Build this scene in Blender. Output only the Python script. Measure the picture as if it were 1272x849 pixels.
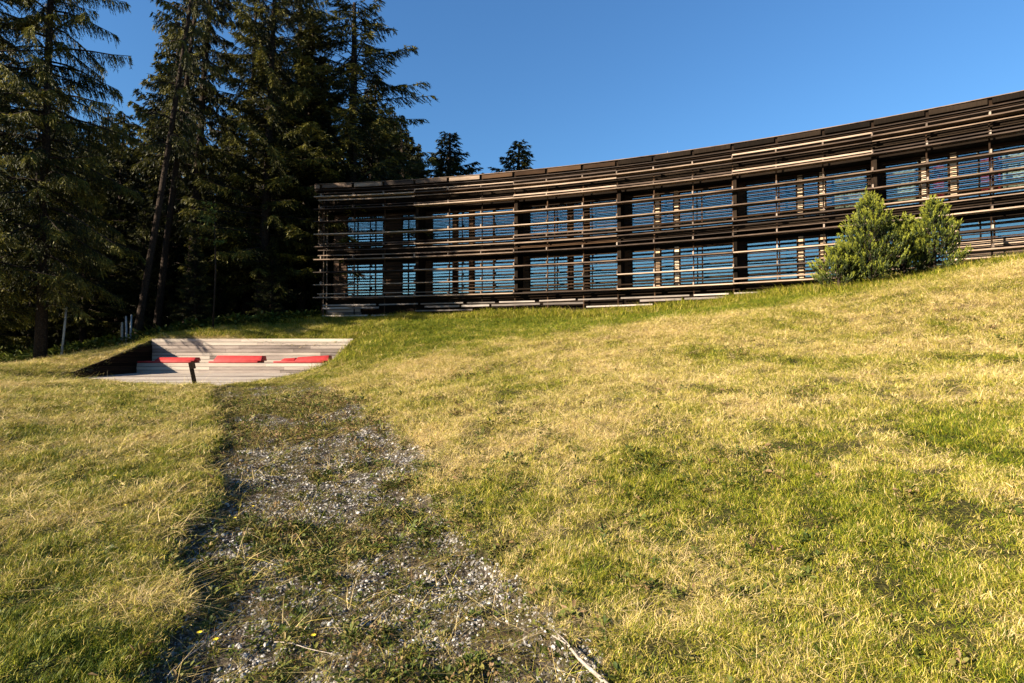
import bpy, bmesh, math, random
import numpy as np
from mathutils import Vector, Matrix, Quaternion
for o in list(bpy.data.objects): bpy.data.objects.remove(o)
R = math.radians
SC = bpy.context.scene
COL = SC.collection
rng = np.random.default_rng(7)
random.seed(7)

# ------------------------------------------------------------------ camera, sky, sun, exposure
EYE, HOR, FPX = 1.6, 443.0, 671.0            # eye height, horizon row and focal length of the 1272 px wide photograph
cam = bpy.data.cameras.new('camera'); cam.sensor_width = 36.0; cam.lens = FPX / 1272 * 36
cam.clip_start = 0.05; cam.clip_end = 3000
cam_ob = bpy.data.objects.new('camera', cam); COL.objects.link(cam_ob)
cam_ob.location = (0, 0, EYE); cam_ob.rotation_euler = (R(90) + math.atan((HOR - 424.5) / FPX), 0, 0)
SC.camera = cam_ob

SUN = Vector((-0.80, -0.45, 0.36)).normalized()
SUN_EL = math.asin(SUN.z); SUN_AZ = math.atan2(SUN.x, SUN.y)
world = bpy.data.worlds.new('World'); SC.world = world; world.use_nodes = True
wn = world.node_tree.nodes; wl = world.node_tree.links
bg = wn['Background']; sky = wn.new('ShaderNodeTexSky'); sky.sky_type = 'NISHITA'
sky.sun_disc = False; sky.sun_elevation = SUN_EL; sky.sun_rotation = SUN_AZ
sky.altitude = 0; sky.air_density = 1.6; sky.dust_density = 0.3; sky.ozone_density = 10.0
wl.new(sky.outputs[0], bg.inputs[0]); bg.inputs[1].default_value = 0.05
sl = bpy.data.lights.new('sun', 'SUN'); sl.energy = 5.0; sl.angle = R(0.5); sl.color = (1.0, 0.86, 0.67)
so = bpy.data.objects.new('sun', sl); COL.objects.link(so); so.rotation_euler = SUN.to_track_quat('Z', 'Y').to_euler()
SC.view_settings.view_transform = 'Standard'; SC.view_settings.look = 'None'
SC.view_settings.gamma = 1.0; SC.view_settings.exposure = 1.97

# ------------------------------------------------------------------ helpers
def px(x, y, d):                              # a pixel of the photograph at depth d, as a place in the world
    return ((x - 636) / FPX * d, d, EYE + (HOR - y) / FPX * d)

def hash2(ix, iy, seed):
    n = (ix.astype(np.int64) * 374761393 + iy.astype(np.int64) * 668265263 + seed * 982451653) & 0xffffffff
    n = ((n ^ (n >> 13)) * 1274126177) & 0xffffffff
    return ((n ^ (n >> 16)) & 0xffff) / 65535.0
def vnoise(x, y, seed=0):
    ix = np.floor(x); iy = np.floor(y); fx = x - ix; fy = y - iy
    fx = fx * fx * (3 - 2 * fx); fy = fy * fy * (3 - 2 * fy)
    a = hash2(ix, iy, seed); b = hash2(ix + 1, iy, seed); c = hash2(ix, iy + 1, seed); d = hash2(ix + 1, iy + 1, seed)
    return (a * (1 - fx) + b * fx) * (1 - fy) + (c * (1 - fx) + d * fx) * fy
def fbm(x, y, seed=0, oc=3):
    s = 0; a = .5; t = 0
    for i in range(oc):
        s = s + a * vnoise(x * 2 ** i + 17.3 * i, y * 2 ** i - 9.1 * i, seed + i); t += a; a *= .5
    return s / t
def smooth(a, b, x):
    t = np.clip((x - a) / (b - a), 0, 1); return t * t * (3 - 2 * t)

def link(name, me, mat=None, parent=None):
    o = bpy.data.objects.new(name, me); COL.objects.link(o)
    if mat and not me.materials: me.materials.append(mat)
    if parent: o.parent = parent
    return o
def mesh_np(name, V, F, smooth_shade=False):  # V (n,3), F (m,k) all faces the same size
    me = bpy.data.meshes.new(name); V = np.asarray(V, dtype=np.float32); F = np.asarray(F, dtype=np.int32)
    k = F.shape[1]
    me.vertices.add(len(V)); me.vertices.foreach_set('co', V.ravel())
    me.loops.add(F.size); me.loops.foreach_set('vertex_index', F.ravel())
    me.polygons.add(len(F)); me.polygons.foreach_set('loop_start', np.arange(0, F.size, k, dtype=np.int32))
    if smooth_shade: me.polygons.foreach_set('use_smooth', np.ones(len(F), dtype=bool))
    me.update(calc_edges=True); me.validate()
    return me
def tag(o, label=None, cat=None, group=None, kind=None):
    for k, v in (('label', label), ('category', cat), ('group', group), ('kind', kind)):
        if v: o[k] = v
    return o
def empty(name, loc, label, cat, group=None, rz=0, tilt=None):
    o = bpy.data.objects.new(name, None); COL.objects.link(o); o.empty_display_size = .3
    o.location = loc; o.rotation_euler = (0, 0, rz) if tilt is None else tilt
    return tag(o, label, cat, group)

class MB:                                     # collects boxes, bars and tubes into one mesh
    def __init__(s): s.v = []; s.f = []
    def hexa(s, p):                           # eight corners, bottom ring then top ring
        b = len(s.v); s.v += [tuple(q) for q in p]
        s.f += [[b + i for i in q] for q in ((3, 2, 1, 0), (4, 5, 6, 7), (0, 1, 5, 4), (1, 2, 6, 5), (2, 3, 7, 6), (3, 0, 4, 7))]
    def box(s, x0, x1, y0, y1, z0, z1):
        s.hexa([(x0, y0, z0), (x1, y0, z0), (x1, y1, z0), (x0, y1, z0), (x0, y0, z1), (x1, y0, z1), (x1, y1, z1), (x0, y1, z1)])
    def tube(s, pts, rad, n=6, cap=True):
        pts = [Vector(p) for p in pts]; b = len(s.v); up = Vector((0, 0, 1))
        for i, p in enumerate(pts):
            t = (pts[min(i + 1, len(pts) - 1)] - pts[max(i - 1, 0)]).normalized()
            a = t.cross(up if abs(t.z) < .9 else Vector((1, 0, 0))).normalized(); c = t.cross(a)
            r = rad[i] if hasattr(rad, '__len__') else rad
            for k in range(n):
                w = 2 * math.pi * k / n; s.v.append(tuple(p + (a * math.cos(w) + c * math.sin(w)) * r))
        for i in range(len(pts) - 1):
            for k in range(n):
                s.f.append([b + i * n + k, b + i * n + (k + 1) % n, b + (i + 1) * n + (k + 1) % n, b + (i + 1) * n + k])
        if cap:
            s.f.append([b + k for k in range(n)][::-1]); e = b + (len(pts) - 1) * n; s.f.append([e + k for k in range(n)])
    def build(s, name, mat, parent=None, smooth_shade=False, bevel=0):
        me = bpy.data.meshes.new(name); me.from_pydata(s.v, [], s.f)
        bm = bmesh.new(); bm.from_mesh(me)
        bmesh.ops.recalc_face_normals(bm, faces=bm.faces)
        if bevel: bmesh.ops.bevel(bm, geom=bm.edges[:], offset=bevel, segments=2, affect='EDGES', profile=.6)
        bm.to_mesh(me); bm.free()
        if smooth_shade: me.polygons.foreach_set('use_smooth', [True] * len(me.polygons))
        me.update(); return link(name, me, mat, parent)

# ------------------------------------------------------------------ materials
def new_mat(name):
    m = bpy.data.materials.new(name); m.use_nodes = True; nt = m.node_tree
    return m, nt, nt.nodes, nt.links, nt.nodes['Principled BSDF']
def ramp(N, stops):
    r = N.new('ShaderNodeValToRGB'); e = r.color_ramp.elements
    while len(e) < len(stops): e.new(.5)
    for q, (p, c) in zip(e, stops): q.position = p; q.color = (*c, 1)
    return r
def noise(N, L, scale, detail=4, rough=.6, vec=None, mapscale=None, src='Object'):
    n = N.new('ShaderNodeTexNoise'); n.inputs['Scale'].default_value = scale
    n.inputs['Detail'].default_value = detail; n.inputs['Roughness'].default_value = rough
    tc = N.new('ShaderNodeTexCoord'); mp = N.new('ShaderNodeMapping')
    if mapscale: mp.inputs['Scale'].default_value = mapscale
    L.new(tc.outputs[src], mp.inputs[0]); L.new(mp.outputs[0], n.inputs['Vector'])
    return n
def wood(name, stops, grain=(1.2, 1.2, 26), rnd=.5, rough=.8, spec=.25, fine=1.0):
    m, nt, N, L, P = new_mat(name)
    a = noise(N, L, 2.2 * fine, 6, .65, mapscale=grain)
    b = noise(N, L, .7 * fine, 3, .5, mapscale=(1, 1, 4))
    oi = N.new('ShaderNodeObjectInfo')
    mx = N.new('ShaderNodeMath'); mx.operation = 'MULTIPLY_ADD'; mx.inputs[1].default_value = .55; L.new(a.outputs[0], mx.inputs[0])
    m2 = N.new('ShaderNodeMath'); m2.operation = 'MULTIPLY'; m2.inputs[1].default_value = .45; L.new(b.outputs[0], m2.inputs[0]); L.new(m2.outputs[0], mx.inputs[2])
    m3 = N.new('ShaderNodeMath'); m3.operation = 'MULTIPLY_ADD'; m3.inputs[1].default_value = rnd; L.new(oi.outputs['Random'], m3.inputs[0])
    m4 = N.new('ShaderNodeMath'); m4.operation = 'SUBTRACT'; m4.inputs[1].default_value = rnd / 2; L.new(mx.outputs[0], m4.inputs[0]); L.new(m4.outputs[0], m3.inputs[2])
    r = ramp(N, stops); L.new(m3.outputs[0], r.inputs[0]); L.new(r.outputs[0], P.inputs['Base Color'])
    P.inputs['Roughness'].default_value = rough; P.inputs['Specular IOR Level'].default_value = spec
    bp = N.new('ShaderNodeBump'); bp.inputs['Strength'].default_value = .5; bp.inputs['Distance'].default_value = .02
    L.new(a.outputs[0], bp.inputs['Height']); L.new(bp.outputs[0], P.inputs['Normal'])
    return m
M = {}
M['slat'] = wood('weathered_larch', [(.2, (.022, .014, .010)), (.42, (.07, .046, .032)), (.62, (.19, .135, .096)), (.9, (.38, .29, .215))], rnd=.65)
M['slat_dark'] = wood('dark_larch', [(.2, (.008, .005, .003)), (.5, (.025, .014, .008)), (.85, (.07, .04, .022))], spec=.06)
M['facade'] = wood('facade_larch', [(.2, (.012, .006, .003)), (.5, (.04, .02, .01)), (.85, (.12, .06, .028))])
M['column'] = wood('oiled_larch', [(.2, (.26, .17, .10)), (.5, (.48, .36, .24)), (.85, (.62, .50, .37))], grain=(9, 9, 1))
M['plinth'] = wood('silvered_larch', [(.2, (.07, .058, .05)), (.5, (.20, .17, .15)), (.85, (.40, .35, .31))], rnd=.6)
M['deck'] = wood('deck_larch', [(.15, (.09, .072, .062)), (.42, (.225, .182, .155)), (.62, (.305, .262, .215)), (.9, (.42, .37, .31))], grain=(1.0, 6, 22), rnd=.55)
M['post'] = wood('post_larch', [(.2, (.05, .035, .025)), (.5, (.14, .105, .08)), (.85, (.32, .26, .21))], grain=(9, 9, 1))
M['pole'] = wood('grey_pole', [(.2, (.12, .11, .10)), (.5, (.26, .24, .22)), (.85, (.42, .40, .37))], grain=(9, 9, 1))
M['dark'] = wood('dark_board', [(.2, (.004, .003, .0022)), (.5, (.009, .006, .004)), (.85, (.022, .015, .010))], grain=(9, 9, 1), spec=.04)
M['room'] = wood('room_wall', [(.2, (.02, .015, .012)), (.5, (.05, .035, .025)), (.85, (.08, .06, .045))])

def plain(name, stops, scale=8, rough=.8, spec=.2, bump=0, rnd=0):
    m, nt, N, L, P = new_mat(name)
    n = noise(N, L, scale, 5, .6); r = ramp(N, stops); L.new(n.outputs[0], r.inputs[0]); L.new(r.outputs[0], P.inputs['Base Color'])
    P.inputs['Roughness'].default_value = rough; P.inputs['Specular IOR Level'].default_value = spec
    if bump:
        bp = N.new('ShaderNodeBump'); bp.inputs['Strength'].default_value = bump; bp.inputs['Distance'].default_value = .05
        L.new(n.outputs[0], bp.inputs['Height']); L.new(bp.outputs[0], P.inputs['Normal'])
    return m
M['red'] = plain('red_vinyl', [(.3, (.20, .013, .012)), (.55, (.30, .022, .02)), (.8, (.37, .04, .034))], 3, .55, .3, .15)
M['curtain'] = plain('curtain', [(.3, (.62, .66, .52)), (.7, (.80, .80, .68))], 3, .9)
M['red_curtain'] = plain('red_curtain', [(.3, (.35, .02, .04)), (.7, (.55, .05, .07))], 3, .9)
M['metal'] = plain('galvanised_steel', [(.3, (.20, .21, .22)), (.7, (.34, .35, .36))], 9, .5, .5)
M['bark'] = plain('bark', [(.3, (.010, .0075, .006)), (.55, (.032, .023, .018)), (.8, (.09, .066, .05))], 14, .95, .1, .9)
M['stick'] = plain('bleached_wood', [(.3, (.16, .125, .095)), (.55, (.30, .255, .21)), (.8, (.42, .37, .31))], 22, .9, .1, .6)
M['roof'] = plain('roof_gravel', [(.3, (.10, .09, .08)), (.7, (.2, .18, .16))], 40, .95)
M['yellow'] = plain('yellow_petal', [(.3, (.60, .42, .02)), (.7, (.75, .58, .04))], 30, .7)

def glass(name):
    m, nt, N, L, P = new_mat(name)
    g = N.new('ShaderNodeBsdfGlossy'); g.inputs['Color'].default_value = (.66, .80, .80, 1); g.inputs['Roughness'].default_value = .03
    t = N.new('ShaderNodeBsdfTransparent'); t.inputs['Color'].default_value = (.80, .84, .84, 1)
    f = N.new('ShaderNodeFresnel'); f.inputs['IOR'].default_value = 1.6
    ad = N.new('ShaderNodeMath'); ad.operation = 'ADD'; ad.inputs[1].default_value = .29; ad.use_clamp = True
    mx = N.new('ShaderNodeMixShader'); L.new(f.outputs[0], ad.inputs[0]); L.new(ad.outputs[0], mx.inputs[0])
    n = noise(N, L, .9, 2, .5); bp = N.new('ShaderNodeBump'); bp.inputs['Strength'].default_value = .06; bp.inputs['Distance'].default_value = .05
    L.new(n.outputs[0], bp.inputs['Height']); L.new(bp.outputs[0], g.inputs['Normal'])
    L.new(t.outputs[0], mx.inputs[1]); L.new(g.outputs[0], mx.inputs[2]); L.new(mx.outputs[0], N['Material Output'].inputs[0])
    return m
M['glass'] = glass('coated_glass')

def leaf_mat(name, stops, trans=.25, attr='var', rough=.6):
    m, nt, N, L, P = new_mat(name)
    a = N.new('ShaderNodeAttribute'); a.attribute_name = attr
    n = noise(N, L, .7, 3, .6)
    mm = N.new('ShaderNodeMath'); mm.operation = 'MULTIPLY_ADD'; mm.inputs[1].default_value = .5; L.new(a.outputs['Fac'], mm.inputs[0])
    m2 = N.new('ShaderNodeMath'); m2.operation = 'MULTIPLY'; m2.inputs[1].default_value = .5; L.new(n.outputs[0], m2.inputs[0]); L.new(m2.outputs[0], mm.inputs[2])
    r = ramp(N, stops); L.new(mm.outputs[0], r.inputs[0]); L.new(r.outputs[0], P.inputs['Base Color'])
    P.inputs['Roughness'].default_value = rough; P.inputs['Specular IOR Level'].default_value = .25
    t = N.new('ShaderNodeBsdfTranslucent'); L.new(r.outputs[0], t.inputs[0])
    mx = N.new('ShaderNodeMixShader'); mx.inputs[0].default_value = trans
    L.new(P.outputs[0], mx.inputs[1]); L.new(t.outputs[0], mx.inputs[2]); L.new(mx.outputs[0], N['Material Output'].inputs[0])
    return m
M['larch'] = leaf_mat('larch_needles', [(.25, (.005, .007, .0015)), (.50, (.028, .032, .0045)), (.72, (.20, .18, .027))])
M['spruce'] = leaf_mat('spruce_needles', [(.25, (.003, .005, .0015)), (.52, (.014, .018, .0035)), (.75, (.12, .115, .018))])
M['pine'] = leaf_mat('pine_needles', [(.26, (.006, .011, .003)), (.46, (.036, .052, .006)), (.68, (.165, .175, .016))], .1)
M['broadleaf'] = leaf_mat('broad_leaves', [(.2, (.05, .075, .012)), (.5, (.09, .12, .02)), (.8, (.14, .16, .03))], .4)

def tuft_mat(name, stops, trans=.3, spread=.5):
    m, nt, N, L, P = new_mat(name)
    a = N.new('ShaderNodeAttribute'); a.attribute_name = 'var'
    b = N.new('ShaderNodeAttribute'); b.attribute_type = 'INSTANCER'; b.attribute_name = 'tint'
    mm = N.new('ShaderNodeMath'); mm.operation = 'MULTIPLY_ADD'; mm.inputs[1].default_value = spread; L.new(a.outputs['Fac'], mm.inputs[0])
    m2 = N.new('ShaderNodeMath'); m2.operation = 'SUBTRACT'; m2.inputs[1].default_value = spread / 2; L.new(b.outputs['Fac'], m2.inputs[0]); L.new(m2.outputs[0], mm.inputs[2])
    r = ramp(N, stops); L.new(mm.outputs[0], r.inputs[0]); L.new(r.outputs[0], P.inputs['Base Color'])
    P.inputs['Roughness'].default_value = .6; P.inputs['Specular IOR Level'].default_value = .2
    t = N.new('ShaderNodeBsdfTranslucent'); L.new(r.outputs[0], t.inputs[0])
    mx = N.new('ShaderNodeMixShader'); mx.inputs[0].default_value = trans
    L.new(P.outputs[0], mx.inputs[1]); L.new(t.outputs[0], mx.inputs[2]); L.new(mx.outputs[0], N['Material Output'].inputs[0])
    return m
GRASS = [(.0, (.036, .060, .003)), (.22, (.118, .148, .005)), (.45, (.252, .245, .014)), (.7, (.44, .34, .078)), (1, (.63, .48, .24))]
M['grass'] = tuft_mat('grass_blades', GRASS, .15, .85)
M['weed'] = tuft_mat('weed_leaves', [(0, (.03, .048, .006)), (.45, (.085, .10, .014)), (.75, (.16, .135, .035)), (1, (.17, .105, .05))], .2, .7)
M['stone'] = tuft_mat('limestone', [(0, (.06, .056, .052)), (.4, (.26, .245, .225)), (.7, (.42, .40, .37)), (1, (.62, .60, .56))], 0, .2)

# ------------------------------------------------------------------ terrain
pts = [(0, 0, 0), (0, -10, -1.1), (15, -8, 1.3), (-15, -8, -1.6), (-40, 0, -2.5), (45, 10, 8), (35, 35, 10), (0, 60, 9.5), (-30, 60, 6),
       (-60, 40, -1), (60, 60, 15), (0, -60, -8), (-80, -40, -11), (80, -40, 5), (0, 150, 24), (-150, 100, 4), (150, 100, 26),
       (0, -200, -32), (200, -100, -2), (-200, -100, -30), (-300, 300, 10), (300, 300, 40), (0, 420, 60), (450, -450, -45), (-450, -450, -70), (-600, 50, -30), (600, 50, 20),
       (0, 33, 4.3), (-20, 36, 2.6), (-28, 30, 1.0), (-34, 42, 2.4), (-24, 21, .5), (-32, 16, -.8), (25, 24, 5.8), (25, 16, 5.2), (30, 20, 6.2),
       (10, 33, 5.2), (20, 30, 6.2), (-12, 38, 4.4), (-12, 46, 5.6), (-22, 50, 4.6)]
for q in [(0, 849, 2.6), (0, 700, 3.9), (0, 600, 5.8), (0, 520, 9), (0, 480, 14), (0, 457, 19), (150, 849, 2.62), (150, 600, 5.8), (150, 500, 11.5), (200, 483, 14.5),
          (80, 470, 19.5), (60, 450, 22), (100, 441, 24), (150, 432, 26), (187, 425, 26), (215, 417, 28), (240, 411, 29), (300, 404, 31), (390, 398, 34),
          (195, 421, 25.2), (300, 420.5, 25.2), (437, 420, 25.2), (320, 412, 28), (437, 400, 33), (446, 432, 23), (460, 430, 22), (500, 424, 23), (480, 455, 17), (440, 462, 17),
          (500, 849, 2.6), (636, 849, 2.5), (450, 700, 4), (400, 600, 5.9), (350, 530, 9), (320, 492, 13.5), (290, 479, 17), (265, 481, 16.8), (160, 476, 18.2),
          (560, 437, 17), (650, 425, 17.5), (800, 405, 18), (1000, 376, 18), (1150, 350, 17.3), (1272, 329, 16.8),
          (560, 413, 24), (650, 408, 24), (650, 391, 31), (520, 396, 32), (800, 396, 24), (800, 386, 28.6), (1000, 370, 21.5), (1000, 362, 25), (1150, 346, 20), (1272, 324, 19.2),
          (1272, 849, 2.1), (1272, 700, 2.95), (1272, 600, 3.9), (1272, 500, 6), (1272, 420, 10), (800, 849, 2.45), (800, 700, 3.6), (800, 600, 5), (800, 500, 8), (800, 440, 13),
          (1000, 849, 2.3), (1000, 600, 4.5), (1000, 500, 7), (1000, 430, 11.5), (600, 600, 5.5), (600, 500, 9), (600, 460, 13)]:
    pts.append(px(*q))
for q in [(-7.2, 24.3, 2.05), (-7.55, 23.2, 1.45), (-7.8, 22.2, .95), (-8.4, 20, .80), (-9, 18, .70), (-16.9, 24.8, 2.25), (-16.9, 22.5, 1.56), (-16.9, 20.5, 1.0)]: pts.append(q)
CP = np.array(pts, dtype=float)
def tpsk(r2): return np.where(r2 > 1e-9, .5 * r2 * np.log(np.maximum(r2, 1e-9)), 0)
n = len(CP); S_ = 20.0
XY = CP[:, :2] / S_
A = np.zeros((n + 3, n + 3)); A[:n, :n] = tpsk(((XY[:, None] - XY[None]) ** 2).sum(-1)) + np.eye(n) * 2e-4
A[:n, n] = 1; A[:n, n + 1:] = XY; A[n, :n] = 1; A[n + 1:, :n] = XY.T
W = np.linalg.solve(A, np.concatenate([CP[:, 2], [0, 0, 0]]))
def base_h(x, y):
    x = np.atleast_1d(np.asarray(x, float)); y = np.atleast_1d(np.asarray(y, float)); out = np.empty(len(x))
    for i in range(0, len(x), 40000):
        q = np.stack([x[i:i + 40000], y[i:i + 40000]], 1) / S_
        out[i:i + 40000] = tpsk(((q[:, None] - XY[None]) ** 2).sum(-1)) @ W[:n] + W[n] + q @ W[n + 1:]
    return out
EL = np.array([(-4, 1.6), (0, -.5), (2.5, -1.88), (4, -2.58), (5.9, -3.34), (9, -5.0), (13.5, -7.66), (17, -9.5), (18, -10)])
ER = np.array([(-4, 3.6), (0, 1.75), (2.5, .52), (4, .02), (5.9, -.85), (9, -2.15), (13.5, -4.3), (17, -6.4), (18, -7)])
def path_mask(x, y):
    w = (fbm(x * .9, y * .9, 31) - .5) * .9 + (fbm(x * 4, y * 4, 33) - .5) * .4
    l = np.interp(y, EL[:, 0], EL[:, 1]) + w * .55 + (fbm(x * 9, y * 9, 35, 2) - .5) * .18; r = np.interp(y, ER[:, 0], ER[:, 1]) + .12 + w * .75
    fade = 1 - smooth(15.5, 18, y)
    return smooth(0, .26, x - l) * smooth(0, .35, r - x) * fade
def height(x, y):
    x = np.atleast_1d(np.asarray(x, float)); y = np.atleast_1d(np.asarray(y, float))
    r = np.hypot(x, y)
    h = base_h(x, y)
    b = (fbm(x * .55, y * .55, 3) - .5) * .22 * smooth(2, 10, r) + (fbm(x * 2.4, y * 2.4, 5) - .5) * .10 + (fbm(x * 8, y * 8, 8, 2) - .5) * .035
    far = smooth(60, 200, r) * (fbm(x * .012, y * .012, 21) - .5) * 30
    return h + b + far - path_mask(x, y) * .12
def hz(x, y): return float(height([x], [y])[0])

TERR = [(-16.7, 25.0), (-16.6, 20.0), (-9.4, 17.0), (-7.4, 25.0)]      # footprint of the sunken terrace, anticlockwise
def in_terr(x, y, m=0.0):
    ok = np.ones(len(x), bool)
    for (ax, ay), (bx, by) in zip(TERR, TERR[1:] + TERR[:1]):
        dx, dy = bx - ax, by - ay; ln = math.hypot(dx, dy)
        ok &= ((x - ax) * -dy + (y - ay) * dx) / ln > -m
    return ok

def dryness(x, y):
    d = .415 + (fbm(x * .45, y * .45, 41, 3) - .5) * .75 + (fbm(x * 1.7, y * 1.7, 45, 3) - .5) * .75
    knoll = smooth(5.5, 8, y) * (1 - smooth(17, 19.5, y - .0 * x)) * smooth(-6, 0, x)
    d += .17 * knoll
    d -= .30 * smooth(18, 21, y) * smooth(-8, -4, x)                    # fresher grass between the knoll and the building
    d -= .12 * smooth(24, 26, y)
    left = (1 - smooth(-1, 1, x - np.interp(y, EL[:, 0], EL[:, 1])))
    d += left * (.15 * smooth(4.5, 8, y) - .14 * (1 - smooth(3.0, 4.6, y)))
    bank = smooth(-7.8, -7.2, x) * (1 - smooth(-5.2, -3.5, x)) * smooth(19.5, 21, y) * (1 - smooth(24, 26, y))
    d -= .25 * bank
    return np.clip(d, 0, 1)

rr = .5 * 1.0215 ** np.arange(338); rr = rr[rr < 640]
az = np.concatenate([np.linspace(-62, 62, 470), np.linspace(62, 298, 75)[1:-1]]) * math.pi / 180
RRg, AZg = np.meshgrid(rr, az, indexing='ij'); gx = (RRg * np.sin(AZg)).ravel(); gy = (RRg * np.cos(AZg)).ravel()
gz = height(gx, gy); na = len(az); nr = len(rr)
I, J = np.meshgrid(np.arange(nr - 1), np.arange(na), indexing='ij'); J2 = (J + 1) % na
F = np.stack([I * na + J, I * na + J2, (I + 1) * na + J2, (I + 1) * na + J], -1).reshape(-1, 4)[:, ::-1]
V = np.concatenate([np.stack([gx, gy, gz], 1), [[0, 0, hz(0, 0)]]])
ground_me = mesh_np('ground', V, F, True)
bm = bmesh.new(); bm.from_mesh(ground_me)
cv = bm.verts.new((0, 0, V[-1, 2])); bm.verts.ensure_lookup_table()
for j in range(na): bm.faces.new((bm.verts[j], cv, bm.verts[(j + 1) % na])).smooth = True
for (ax, ay), (bx, by) in zip(TERR, TERR[1:] + TERR[:1]):              # cut the terrace out along its edges
    loc = [f for f in bm.faces if -20 < f.calc_center_median().x < -4 and 14 < f.calc_center_median().y < 28]
    es = set(e for f in loc for e in f.edges); vs = set(v for f in loc for v in f.verts)
    bmesh.ops.bisect_plane(bm, geom=list(vs) + list(es) + loc, plane_co=(ax, ay, 0), plane_no=(-(by - ay), bx - ax, 0), dist=1e-4)
dead = [f for f in bm.faces if in_terr(np.array([f.calc_center_median().x]), np.array([f.calc_center_median().y]))[0]]
bmesh.ops.delete(bm, geom=dead, context='FACES')
rim = [e for e in bm.edges if e.is_boundary and in_terr(np.array([e.verts[0].co.x]), np.array([e.verts[0].co.y]), .02)[0]]
ex = bmesh.ops.extrude_edge_only(bm, edges=rim)
for v in ex['geom']:
    if isinstance(v, bmesh.types.BMVert): v.co.z = min(v.co.z - .5, .2)
for v in [v for v in bm.verts if not v.link_faces]: bm.verts.remove(v)
bm.to_mesh(ground_me); bm.free()
nv = len(ground_me.vertices); co = np.empty(nv * 3, np.float32); ground_me.vertices.foreach_get('co', co); co = co.reshape(-1, 3)
for nm, val in (('dry', dryness(co[:, 0].astype(float), co[:, 1].astype(float))), ('path', path_mask(co[:, 0].astype(float), co[:, 1].astype(float)))):
    at = ground_me.attributes.new(nm, 'FLOAT', 'POINT'); at.data.foreach_set('value', val.astype(np.float32))
def ground_mat():
    m, nt, N, L, P = new_mat('meadow_soil')
    d = N.new('ShaderNodeAttribute'); d.attribute_name = 'dry'; p = N.new('ShaderNodeAttribute'); p.attribute_name = 'path'
    n1 = noise(N, L, 55, 6, .75); n2 = noise(N, L, 9, 5, .65)
    a = N.new('ShaderNodeMath'); a.operation = 'MULTIPLY_ADD'; a.inputs[1].default_value = .7; L.new(n1.outputs[0], a.inputs[0])
    b = N.new('ShaderNodeMath'); b.operation = 'SUBTRACT'; b.inputs[1].default_value = .45; L.new(d.outputs['Fac'], b.inputs[0]); L.new(b.outputs[0], a.inputs[2])
    r = ramp(N, [(0, (.018, .020, .005)), (.3, (.05, .045, .014)), (.6, (.12, .092, .04)), (1, (.26, .19, .09))]); L.new(a.outputs[0], r.inputs[0])
    vo = N.new('ShaderNodeTexVoronoi'); vo.inputs['Scale'].default_value = 42; tc = N.new('ShaderNodeTexCoord'); L.new(tc.outputs['Object'], vo.inputs['Vector'])
    g = ramp(N, [(0, (.05, .04, .03)), (.35, (.06, .048, .037)), (.6, (.12, .103, .088)), (.85, (.27, .26, .245)), (1, (.42, .41, .39))])
    sp = N.new('ShaderNodeSeparateColor'); L.new(vo.outputs['Color'], sp.inputs[0])
    q = N.new('ShaderNodeMath'); q.operation = 'MULTIPLY'; L.new(sp.outputs[0], q.inputs[0]); 
    s2 = N.new('ShaderNodeMapRange'); s2.inputs[1].default_value = .35; s2.inputs[2].default_value = .65; s2.inputs[3].default_value = .25; s2.inputs[4].default_value = 1.1
    L.new(n2.outputs[0], s2.inputs[0]); L.new(s2.outputs[0], q.inputs[1]); L.new(q.outputs[0], g.inputs[0])
    mx = N.new('ShaderNodeMix'); mx.data_type = 'RGBA'; L.new(p.outputs['Fac'], mx.inputs[0]); L.new(r.outputs[0], mx.inputs[6]); L.new(g.outputs[0], mx.inputs[7])
    L.new(mx.outputs[2], P.inputs['Base Color']); P.inputs['Roughness'].default_value = .95; P.inputs['Specular IOR Level'].default_value = .1
    h = N.new('ShaderNodeMath'); h.operation = 'SUBTRACT'; L.new(n1.outputs[0], h.inputs[0]); L.new(vo.outputs['Distance'], h.inputs[1])
    bp = N.new('ShaderNodeBump'); bp.inputs['Strength'].default_value = .8; bp.inputs['Distance'].default_value = .03; L.new(h.outputs[0], bp.inputs['Height']); L.new(bp.outputs[0], P.inputs['Normal'])
    return m
tag(link('ground', ground_me, ground_mat()), kind='structure')

# ------------------------------------------------------------------ the curved timber building
Pa, Pb, Pc = np.array([-12.4, 34.0]), np.array([5.7, 29.8]), np.array([20.9, 22.0])
def circ(a, b, c):
    M_ = 2 * np.array([b - a, c - a]); return np.linalg.solve(M_, np.array([b @ b - a @ a, c @ c - a @ a]))
CC = circ(Pa, Pb, Pc); RA = np.linalg.norm(Pa - CC)
TH0 = math.atan2(Pa[1] - CC[1], Pa[0] - CC[0])
SG = -1 if math.atan2(Pc[1] - CC[1], Pc[0] - CC[0]) < TH0 else 1
def fp(s, d, z):                                # along the front s, out of the wall towards the lawn d, height z
    th = TH0 + SG * s / RA; r = RA - d * (1 if np.linalg.norm(CC) < RA else -1)
    return (CC[0] + r * math.cos(th), CC[1] + r * math.sin(th), z)
def s_at(x_px, d=0.0):
    lo, hi = -2.0, 60.0
    for _ in range(50):
        m = (lo + hi) / 2; q = fp(m, d, 0)
        if q[0] / q[1] * FPX + 636 < x_px: lo = m
        else: hi = m
    return lo
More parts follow.
